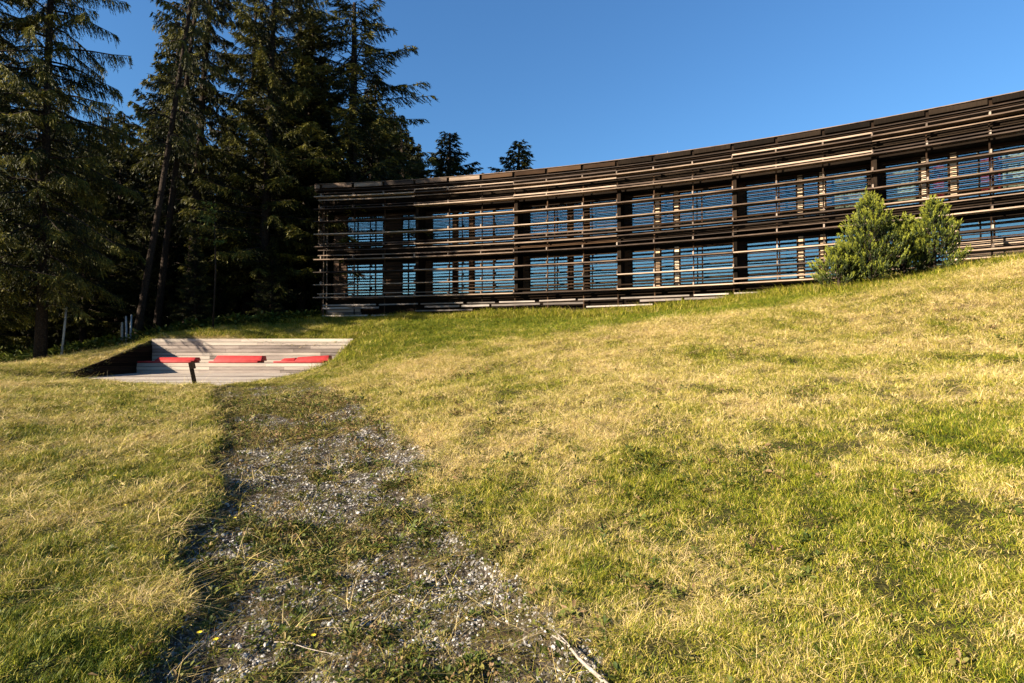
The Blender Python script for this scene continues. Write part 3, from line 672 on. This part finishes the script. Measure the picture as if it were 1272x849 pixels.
# stone pines on the slope in front of the building
def stone_pine(x, y, hgt, rad, seed, label):
    z0 = hz(x, y); t = empty('stone_pine', (x, y, z0 - .05), label, 'pine tree', 'young pines on the slope by the building'); rg = np.random.default_rng(seed); tr = MB()
    tr.tube([(0, 0, -.2), (.02, 0, hgt * .5), (0, .02, hgt * .97)], [.075, .05, .012], 8)
    tips, axd, lum = [], [], []
    for b in range(int(52 * hgt / 3)):
        u = (b + rg.random()) / int(52 * hgt / 3); z = .12 + (hgt - .2) * u * .93; a = b * 2.4 + rg.normal(0, .3)
        L_ = rad * min(1, 2.6 * u + .6) * 1.12 * (1 - u) ** .85 * rg.uniform(.6, 1.2) + .07; q = np.linspace(0, 1, 5)
        zz = z + L_ * (.12 * q + .42 * q ** 2) * (1 - .2 * u)
        pb = np.stack([np.cos(a) * L_ * q, np.sin(a) * L_ * q, zz], 1); tr.tube(pb, [.02, .015, .012, .009, .006], 4)
        m = int(6 + L_ * 20)
        for f in .25 + .75 * rg.random(m) ** .6:
            p0 = np.array([np.interp(f, q, pb[:, i]) for i in range(3)]); sd = np.array([-math.sin(a), math.cos(a), 0])
            o = sd * rg.normal(0, .15 * L_ / rad + .05) + np.array([0, 0, rg.uniform(-.03, .12)])
            tips.append(p0 + o); axd.append(np.array([math.cos(a) * .5 * f, math.sin(a) * .5 * f, 1.0]) + rg.normal(0, .18, 3)); lum.append(f)
    for w in range(12): tips.append(np.array([rg.normal(0, .06), rg.normal(0, .06), hgt * (.78 + .018 * w)])); axd.append(np.array([rg.normal(0, .15), rg.normal(0, .15), 1])); lum.append(1)
    T = np.array(tips); A_ = np.array(axd); A_ /= np.linalg.norm(A_, axis=1, keepdims=True); nn = 22
    P = np.repeat(T, nn, 0); D = np.repeat(A_, nn, 0); f = rg.uniform(-.08, .20, len(P)); P = P + D * f[:, None]
    D2 = D * rg.uniform(.8, 1.4, (len(D), 1)) + rg.normal(0, .30, D.shape)
    V, F = leaf_quads(P, D2, rg.uniform(.07, .12, len(P)), rg.uniform(.016, .030, len(P)), rg)
    me = mesh_np('crown', V, F); set_var(me, 4, np.clip(np.repeat(rg.uniform(.0, .3, len(T)) + .35 * np.array(lum) ** 2, nn) + f * 2.6, 0, 1))
    tr.build('trunk', M['bark'], t, True); link('crown', me, M['pine'], t)
def pine_px(p, d, top, rad, seed, label):
    x = (p - 636) / FPX * d; stone_pine(x, d, EYE + (HOR - top) / FPX * d - hz(x, d), rad, seed, label)
pine_px(1083, 19.6, 234, 1.25, 1, 'tallest of the young stone pines in front of the slatted building')
pine_px(1125, 20.3, 266, 1.05, 2, 'middle young pine filling the gap between the two tall ones')
pine_px(1163, 19.8, 243, 1.05, 3, 'narrow pointed young pine furthest right in the clump')
pine_px(1043, 19.8, 303, .80, 4, 'lowest bushy young pine at the left foot of the clump')
pine_px(1072, 20.4, 292, .80, 5, 'low young pine half hidden behind the tallest of the clump')

# ------------------------------------------------------------------ grass, weeds, gravel (nobody could count these)
SRC = bpy.data.collections.new('tuft_sources')
def blades(n_, hgt, wid, spread, lean, seed, name, mat, curl=.5):
    rg = np.random.default_rng(seed)
    bx_ = rg.normal(0, spread, (n_, 2)); a = rg.uniform(0, 6.283, n_); h = hgt * rg.uniform(.45, 1.15, n_); l = lean * rg.uniform(.3, 1.4, n_)
    d = np.stack([np.cos(a), np.sin(a)], 1); s = np.stack([-np.sin(a), np.cos(a)], 1) * (wid * rg.uniform(.6, 1.3, n_))[:, None] * .5
    def lev(f, w): 
        c = bx_ + d * (h * l * f ** 1.7)[:, None]; z = h * f * (1 - curl * np.clip(l, 0, 1.2) * f * .5)
        return np.concatenate([c - s * w, z[:, None]], 1), np.concatenate([c + s * w, z[:, None]], 1)
    a0, b0 = lev(0.0, 1); a1, b1 = lev(.55, .8); c2 = lev(1.0, 0)[0]
    a0[:, 2] -= .01; b0[:, 2] -= .01
    V = np.stack([a0, b0, a1, b1, c2], 1).reshape(-1, 3); F = []
    base = np.arange(n_) * 5
    F = np.concatenate([np.stack([base, base + 1, base + 3], 1), np.stack([base, base + 3, base + 2], 1), np.stack([base + 2, base + 3, base + 4], 1)])
    me = mesh_np(name, V, F); at = me.attributes.new('var', 'FLOAT', 'POINT'); at.data.foreach_set('value', np.repeat(rg.random(n_), 5).astype(np.float32))
    me.materials.append(M[mat]); return me
def leafy(n_, L_, wid, seed, name, up=.5, reps=1):
    rg = np.random.default_rng(seed); V = []; F = []; var = []
    for i in range(n_):
        a = rg.uniform(0, 6.283); r0 = rg.uniform(0, .03); e = rg.uniform(.1, 1) * up; l = L_ * rg.uniform(.5, 1.2); w = wid * rg.uniform(.7, 1.2)
        d = np.array([math.cos(a) * math.cos(e), math.sin(a) * math.cos(e), math.sin(e)]); s = np.array([-math.sin(a), math.cos(a), rg.normal(0, .3)])
        p = np.array([math.cos(a) * r0, math.sin(a) * r0, rg.uniform(0, .05) * up]); b = len(V)
        V += [p, p + d * l * .35 + s * w * .5 , p + d * l * .75 + s * w * .4 - np.array([0, 0, .1 * l]), p + d * l - np.array([0, 0, .25 * l]), p + d * l * .75 - s * w * .4 - np.array([0, 0, .1 * l]), p + d * l * .35 - s * w * .5]
        F += [[b, b + 1, b + 2, b + 3], [b, b + 3, b + 4, b + 5]]; var += [rg.random()] * 6
    me = mesh_np(name, V, F); at = me.attributes.new('var', 'FLOAT', 'POINT'); at.data.foreach_set('value', np.array(var, np.float32)); me.materials.append(M['weed']); return me
def pebble(seed):
    rg = np.random.default_rng(seed); bm = bmesh.new(); bmesh.ops.create_icosphere(bm, subdivisions=1, radius=1)
    for v in bm.verts: v.co = Vector((v.co.x * rg.uniform(.75, 1.2), v.co.y * rg.uniform(.6, 1.0), v.co.z * rg.uniform(.4, .7)))
    me = bpy.data.meshes.new('pebble'); bm.to_mesh(me); bm.free(); at = me.attributes.new('var', 'FLOAT', 'POINT'); at.data.foreach_set('value', rg.random(len(me.vertices)).astype(np.float32)); me.materials.append(M['stone']); return me
def source(prefix, meshes):
    c = bpy.data.collections.new(prefix)
    for i, me in enumerate(meshes): c.objects.link(bpy.data.objects.new('%s_%02d' % (prefix, i), me))
    return c
short = source('short_grass_source', [blades(20, .062, .0030, .026, .6, 100 + i, 'blade_tuft', 'grass') for i in range(5)]
               + [blades(18, .042, .0028, .032, 1.6, 110 + i, 'blade_tuft', 'grass') for i in range(4)]
               + [blades(10, .095, .0028, .020, .7, 120 + i, 'blade_tuft', 'grass') for i in range(3)])
tall = source('tall_grass_source', [blades(12, .34, .006, .05, .45, 130 + i, 'blade_tuft', 'grass') for i in range(4)])
straw = source('straw_source', [blades(7, .16, .0030, .05, 2.6, 140 + i, 'blade_tuft', 'grass', .72) for i in range(5)])
litter = source('litter_source', [blades(8, .13, .0032, .04, 2.4, 180 + i, 'stem_tuft', 'weed', .72) for i in range(4)])
weeds = source('weed_source', [leafy(14, .05, .017, 150 + i, 'leaf_tuft', 1.0) for i in range(4)] + [leafy(24, .03, .011, 160 + i, 'leaf_tuft', 1.1) for i in range(4)])
stones = source('gravel_source', [pebble(170 + i) for i in range(8)])

def scatter(name, coll, P, rot, scl, tint, idx):
    me = bpy.data.meshes.new(name); me.vertices.add(len(P)); me.vertices.foreach_set('co', np.asarray(P, np.float32).ravel())
    for nm, ty, val in (('rot', 'FLOAT_VECTOR', rot), ('scl', 'FLOAT_VECTOR', scl), ('tint', 'FLOAT', tint), ('idx', 'INT', idx)):
        at = me.attributes.new(nm, ty, 'POINT'); v = np.asarray(val, np.int32 if ty == 'INT' else np.float32).ravel()
        at.data.foreach_set('vector' if ty == 'FLOAT_VECTOR' else 'value', v)
    ob = link(name, me); ng = bpy.data.node_groups.new(name + '_nodes', 'GeometryNodeTree'); N = ng.nodes; L = ng.links
    ng.interface.new_socket('Geometry', in_out='INPUT', socket_type='NodeSocketGeometry'); ng.interface.new_socket('Geometry', in_out='OUTPUT', socket_type='NodeSocketGeometry')
    gi = N.new('NodeGroupInput'); go = N.new('NodeGroupOutput'); ci = N.new('GeometryNodeCollectionInfo'); ci.inputs[0].default_value = coll
    ci.inputs['Separate Children'].default_value = True; ci.inputs['Reset Children'].default_value = True
    ip = N.new('GeometryNodeInstanceOnPoints'); ip.inputs['Pick Instance'].default_value = True
    def na_(nm, ty): q = N.new('GeometryNodeInputNamedAttribute'); q.data_type = ty; q.inputs[0].default_value = nm; return q.outputs[0]
    e2r = N.new('FunctionNodeEulerToRotation'); L.new(na_('rot', 'FLOAT_VECTOR'), e2r.inputs[0]); L.new(e2r.outputs[0], ip.inputs['Rotation'])
    mp_ = N.new('GeometryNodeMeshToPoints'); L.new(gi.outputs[0], mp_.inputs[0])
    L.new(mp_.outputs[0], ip.inputs['Points']); L.new(ci.outputs[0], ip.inputs['Instance']); L.new(na_('scl', 'FLOAT_VECTOR'), ip.inputs['Scale']); L.new(na_('idx', 'INT'), ip.inputs['Instance Index'])
    L.new(ip.outputs[0], go.inputs[0]); md = ob.modifiers.new('scatter', 'NODES'); md.node_group = ng
    return tag(ob, kind='stuff')
def sample(N_, r0, r1, pw, half):                       # around the camera foot, thinning with distance
    u = rng.random(N_); e = 2 - pw; r = (r0 ** e + u * (r1 ** e - r0 ** e)) ** (1 / e); a = rng.uniform(-half, half, N_)
    return r * np.sin(a), r * np.cos(a), r
def fp_inv_d(x, y):                                     # distance in front of the slat screen
    return (RA - np.hypot(x - CC[0], y - CC[1])) * (1 if np.linalg.norm(CC) < RA else -1)
def in_build(x, y):
    th = np.arctan2(y - CC[1], x - CC[0]); s = (th - TH0) * SG * RA
    return (fp_inv_d(x, y) < -.35) & (s > .2) & (s < SEND + 5) & (fp_inv_d(x, y) > -14)
def path_veg(x, y):                                     # how overgrown the path is
    v = .45 * fbm(x * .9, y * .9, 61, 2) + .55 * fbm(x * 3.1, y * 3.1, 65, 3)
    c = (np.interp(y, EL[:, 0], EL[:, 1]) + np.interp(y, ER[:, 0], ER[:, 1])) / 2
    return v + .11 * smooth(8, 10, y) - .03 * (1 - smooth(4, 6, y)) - .05 * smooth(0, .6, x - c + .2) * smooth(3.5, 4.5, y) * (1 - smooth(8.5, 9.5, y)) - .045
def forest(x, y): return smooth(0, 3, (y - 27.5) - (x + 17.5) * .75) * (x < -12.5)

x, y, r = sample(1050000, .4, 60, 1.28, R(80))
pm = path_mask(x, y); keep = ~in_terr(x, y, .03) & ~in_build(x, y)
pn = path_veg(x, y); pth = pm > .45
keep &= ~pth | (rng.random(len(x)) < .75 * smooth(.50, .64, pn) * .8 + .02)
clump = fbm(x * 5.5, y * 5.5, 73, 2) * .65 + fbm(x * 1.6, y * 1.6, 75, 2) * .35
keep &= rng.random(len(x)) < .32 + .68 * smooth(.36, .60, clump) + .8 * smooth(8, 22, r)
keep &= rng.random(len(x)) > forest(x, y) * .7
x, y, r, pm, pth = (q[keep] for q in (x, y, r, pm, pth)); n_ = len(x)
d = dryness(x, y); tint = np.clip(d + rng.normal(0, .20, n_) + np.where(pth, .02, 0), .02, .98)
w = np.maximum((r / 3.5) ** .46, .9); hgt_ = np.maximum((r / 3.5) ** .30, .9) * .62 * (.30 + .55 * fbm(x * 1.1, y * 1.1, 71) + .75 * smooth(.3, .75, fbm(x * 5.5, y * 5.5, 73, 2))) * np.where(pth, .7, 1)
green = smooth(18.5, 22, y) * (x > -9); hgt_ *= 1 + .5 * green - .45 * ((y > 13.5) & (y < 20) & (x < -6.5) & (x > -17))
z = height(x, y) - .005
near_d = rng.random(n_)
idx = np.where(rng.random(n_) < .25 + .5 * d, rng.integers(5, 9, n_), rng.integers(0, 12, n_))
scatter('meadow_grass', short, np.stack([x, y, z], 1), np.stack([rng.normal(0, .30, n_), rng.normal(0, .30, n_), rng.uniform(0, 6.28, n_)], 1), np.stack([w, w, hgt_], 1), tint, idx)

# lying straw on the mown meadow and the path
x, y, r = sample(70000, .5, 22, 1.4, R(72)); pm = path_mask(x, y); d = dryness(x, y)
keep = ~in_terr(x, y, .1) & (rng.random(len(x)) < np.where(pm > .5, .13, smooth(.35, .75, d) * .6))
x, y, r = x[keep], y[keep], r[keep]; n_ = len(x); w = np.maximum((r / 3.2) ** .5, .9) * rng.uniform(.4, .95, n_)
scatter('lying_straw', straw, np.stack([x, y, height(x, y) + .012], 1), np.stack([rng.normal(0, .2, n_), rng.normal(0, .2, n_), rng.uniform(0, 6.28, n_)], 1), np.stack([w, w, w * .5], 1), np.clip(rng.normal(.86, .12, n_) - .12 * (path_mask(x, y) > .5), .4, 1), rng.integers(0, 5, n_))

# taller grass along the foot of the building, round the pines and behind the terrace
s_ = rng.uniform(-1.5, SEND, 9000); dd = rng.uniform(-.3, 2.8, 9000) ** 1.0
q = np.array([fp(a, b, 0)[:2] for a, b in zip(s_, dd)]); x = q[:, 0]; y = q[:, 1]
x2 = rng.uniform(-17.5, -7, 3500); y2 = 25.25 + rng.random(3500) ** 1.3 * 5
x3 = rng.uniform(11.5, 19, 3000); y3 = rng.uniform(18.2, 21.5, 3000)
x4 = rng.uniform(-7.6, -4.2, 900); y4 = rng.uniform(20, 25, 900)
grp = np.concatenate([np.zeros(9000), np.ones(3500), np.full(3000, 2), np.full(900, 3)])
x = np.concatenate([x, x2, x3, x4]); y = np.concatenate([y, y2, y3, y4]); keep = ~in_terr(x, y, .05) & ~in_build(x, y) & (rng.random(len(x)) > forest(x, y) * .4); x, y, grp = x[keep], y[keep], grp[keep]; n_ = len(x)
sc = rng.uniform(.55, 1.1, n_) * np.where(grp == 0, 1.1, np.where(grp == 2, .9, .75)) * (.6 + .8 * fbm(x * .8, y * .8, 77)); w = sc * 2.4
scatter('tall_grass', tall, np.stack([x, y, height(x, y) - .01], 1), np.stack([rng.normal(0, .1, n_), rng.normal(0, .1, n_), rng.uniform(0, 6.28, n_)], 1), np.stack([w, w, sc], 1), np.clip(rng.normal(.27, .14, n_), 0, 1), rng.integers(0, 4, n_))

# low leafy weeds: in clumps on the path, scattered in the meadow
x, y, r = sample(150000, .5, 24, 1.4, R(72)); pm = path_mask(x, y); pn = path_veg(x, y); vn = fbm(x * .8, y * .8, 91, 3)
edge = (pm > .03) & (pm < .6)
keep = np.where(pm > .5, rng.random(len(x)) < .65 * smooth(.45, .60, pn) + .09, rng.random(len(x)) < .008 + .10 * smooth(.60, .74, vn)) | (edge & (rng.random(len(x)) < .22))
keep &= ~in_terr(x, y, .1); x, y, r = x[keep], y[keep], r[keep]; n_ = len(x); w = np.maximum((r / 3) ** .35, .9) * rng.uniform(.45, 1.15, n_) * (1 - .45 * (y > 13.5))
scatter('low_weeds', weeds, np.stack([x, y, height(x, y)], 1), np.stack([rng.normal(0, .25, n_), rng.normal(0, .25, n_), rng.uniform(0, 6.28, n_)], 1), np.stack([w, w, w * rng.uniform(.6, 1.4, n_)], 1), np.clip(rng.normal(.42, .28, n_) + .25 * smooth(6, 9, r), 0, 1), rng.integers(0, 8, n_))

# brown litter and dry stems on the path
x, y, r = sample(60000, 1.5, 18, 1.3, R(58)); pm = path_mask(x, y); keep = (pm > .25) & (rng.random(len(x)) < .25 + .6 * smooth(.4, .65, fbm(x * 2.3, y * 2.3, 81, 3))) & ~in_terr(x, y, .1); x, y, r = x[keep], y[keep], r[keep]; n_ = len(x); w = np.maximum((r / 3.2) ** .4, .9) * rng.uniform(.25, .8, n_)
scatter('dry_litter', litter, np.stack([x, y, height(x, y) + .008], 1), np.stack([rng.normal(0, .25, n_), rng.normal(0, .25, n_), rng.uniform(0, 6.28, n_)], 1), np.stack([w, w, w * .6], 1), np.clip(rng.normal(.85, .2, n_), .3, 1), rng.integers(0, 4, n_))

# gravel
x, y, r = sample(320000, .5, 18, 1.25, R(70)); pm = path_mask(x, y); pn = path_veg(x, y)
keep = (pm > .4) & (rng.random(len(x)) < (1 - .85 * smooth(.47, .6, pn)) * (.25 + .75 * smooth(.38, .58, fbm(x * 1.7, y * 1.7, 67, 3)))) & ~in_terr(x, y, .1); x, y, r = x[keep], y[keep], r[keep]; n_ = len(x)
sz = np.minimum(np.exp(rng.normal(-4.93, .5, n_)), .02) * np.maximum((r / 3.5) ** .35, .9)
scatter('gravel', stones, np.stack([x, y, height(x, y) + sz * .15], 1), rng.uniform(-.6, .6, (n_, 3)) + np.stack([np.zeros(n_), np.zeros(n_), rng.uniform(0, 6, n_)], 1), np.stack([sz, sz, sz], 1), np.clip(rng.normal(.34, .25, n_), 0, 1), rng.integers(0, 8, n_))

# ferns and brush on the forest floor
x = rng.uniform(-50, -9, 16000); y = rng.uniform(26, 62, 16000); keep = (rng.random(16000) < forest(x, y)) & ~in_build(x, y); x, y = x[keep], y[keep]; n_ = len(x); w = rng.uniform(3, 9, n_)
scatter('forest_undergrowth', weeds, np.stack([x, y, height(x, y)], 1), np.stack([np.zeros(n_), np.zeros(n_), rng.uniform(0, 6.28, n_)], 1), np.stack([w, w, w * 1.3], 1), np.clip(rng.normal(.2, .15, n_), 0, 1), rng.integers(0, 4, n_))

# ------------------------------------------------------------------ small things on the ground
def stick(name, a, b, r_, label, cat, bend=.02, twig=True):
    za, zb = hz(*a) + r_ + .03, hz(*b) + r_ + .03; c = ((a[0] + b[0]) / 2, (a[1] + b[1]) / 2, (za + zb) / 2)
    t = empty(name, c, label, cat); A_ = Vector((a[0], a[1], za)) - Vector(c); B_ = Vector((b[0], b[1], zb)) - Vector(c); sd = Vector((-(B_ - A_).y, (B_ - A_).x, 0)).normalized()
    ps = [A_.lerp(B_, f) + sd * bend * math.sin(f * 5.1) + Vector((0, 0, .004 * math.sin(f * 9))) for f in np.linspace(0, 1, 9)]
    mb = MB(); mb.tube(ps, [r_ * (1 - .45 * f) for f in np.linspace(0, 1, 9)], 8); mb.build('stem', M['stick'], t, True)
    if twig:
        mb = MB(); p = ps[6]; mb.tube([p, p + (B_ - A_).normalized() * .09 + sd * .05 + Vector((0, 0, .02))], [r_ * .5, r_ * .2], 6); mb.build('twig', M['stick'], t, True)
def g_at(pxx, pyy):                                     # where the sight line of a pixel meets the ground
    d = np.linspace(1.5, 40, 6000); xx = (pxx - 636) / FPX * d; zz = EYE + (HOR - pyy) / FPX * d; i = np.argmax(zz < height(xx, d)); return (xx[i], d[i])
stick('fallen_branch', g_at(754, 856), g_at(690, 793), .011, 'bleached white branch lying at the right edge of the gravel path', 'branch', .008)
stick('dry_stalk', g_at(212, 845), g_at(285, 778), .004, 'long pale dry stalk lying across the lower left of the path', 'stalk', .01, False)
stick('dry_stalk', g_at(345, 800), g_at(425, 815), .003, 'thin dry stalk on the gravel beside the single yellow flower', 'stalk', .012, False)
stick('dry_stalk', g_at(395, 665), g_at(432, 628), .004, 'pale stalk over the leafy clump in the middle of the path', 'stalk', .01, False)
def flower(pxx, pyy, label, n_=1):
    x, y = g_at(pxx, pyy); t = empty('yellow_flower', (x, y, hz(x, y)), label, 'flower', 'yellow flowers on and beside the path')
    mb = MB(); mb.tube([(0, 0, 0), (.005, 0, .05), (.0, .01, .095)], .0018, 5); mb.build('stem', M['broadleaf'], t)
    mb = MB()
    for k in range(9):
        a = k * .698; d = Vector((math.cos(a), math.sin(a), .25)); s = Vector((-math.sin(a), math.cos(a), 0)) * .0055; c = Vector((0, .01, .095)); b = len(mb.v)
        mb.v += [tuple(c + s * .4), tuple(c + d * .012 + s * .7), tuple(c + d * .016), tuple(c + d * .012 - s * .7), tuple(c - s * .4)]; mb.f.append([b, b + 1, b + 2, b + 3, b + 4])
    mb.build('petals', M['yellow'], t)
for p, q, l in [(294, 655, 'yellow flower nearest the shaded left bank of the path'), (316, 640, 'yellow flower furthest up the path beside a green clump'), (392, 806, 'single yellow flower in the middle of the gravel'),
                (252, 803, 'yellow flower low at the left edge of the path'), (272, 812, 'yellow flower just right of the one at the left edge of the path'), (145, 602, 'yellow flower in the mown grass left of the path'), (158, 640, 'lower yellow flower in the mown grass left of the path')]:
    flower(p, q, l)
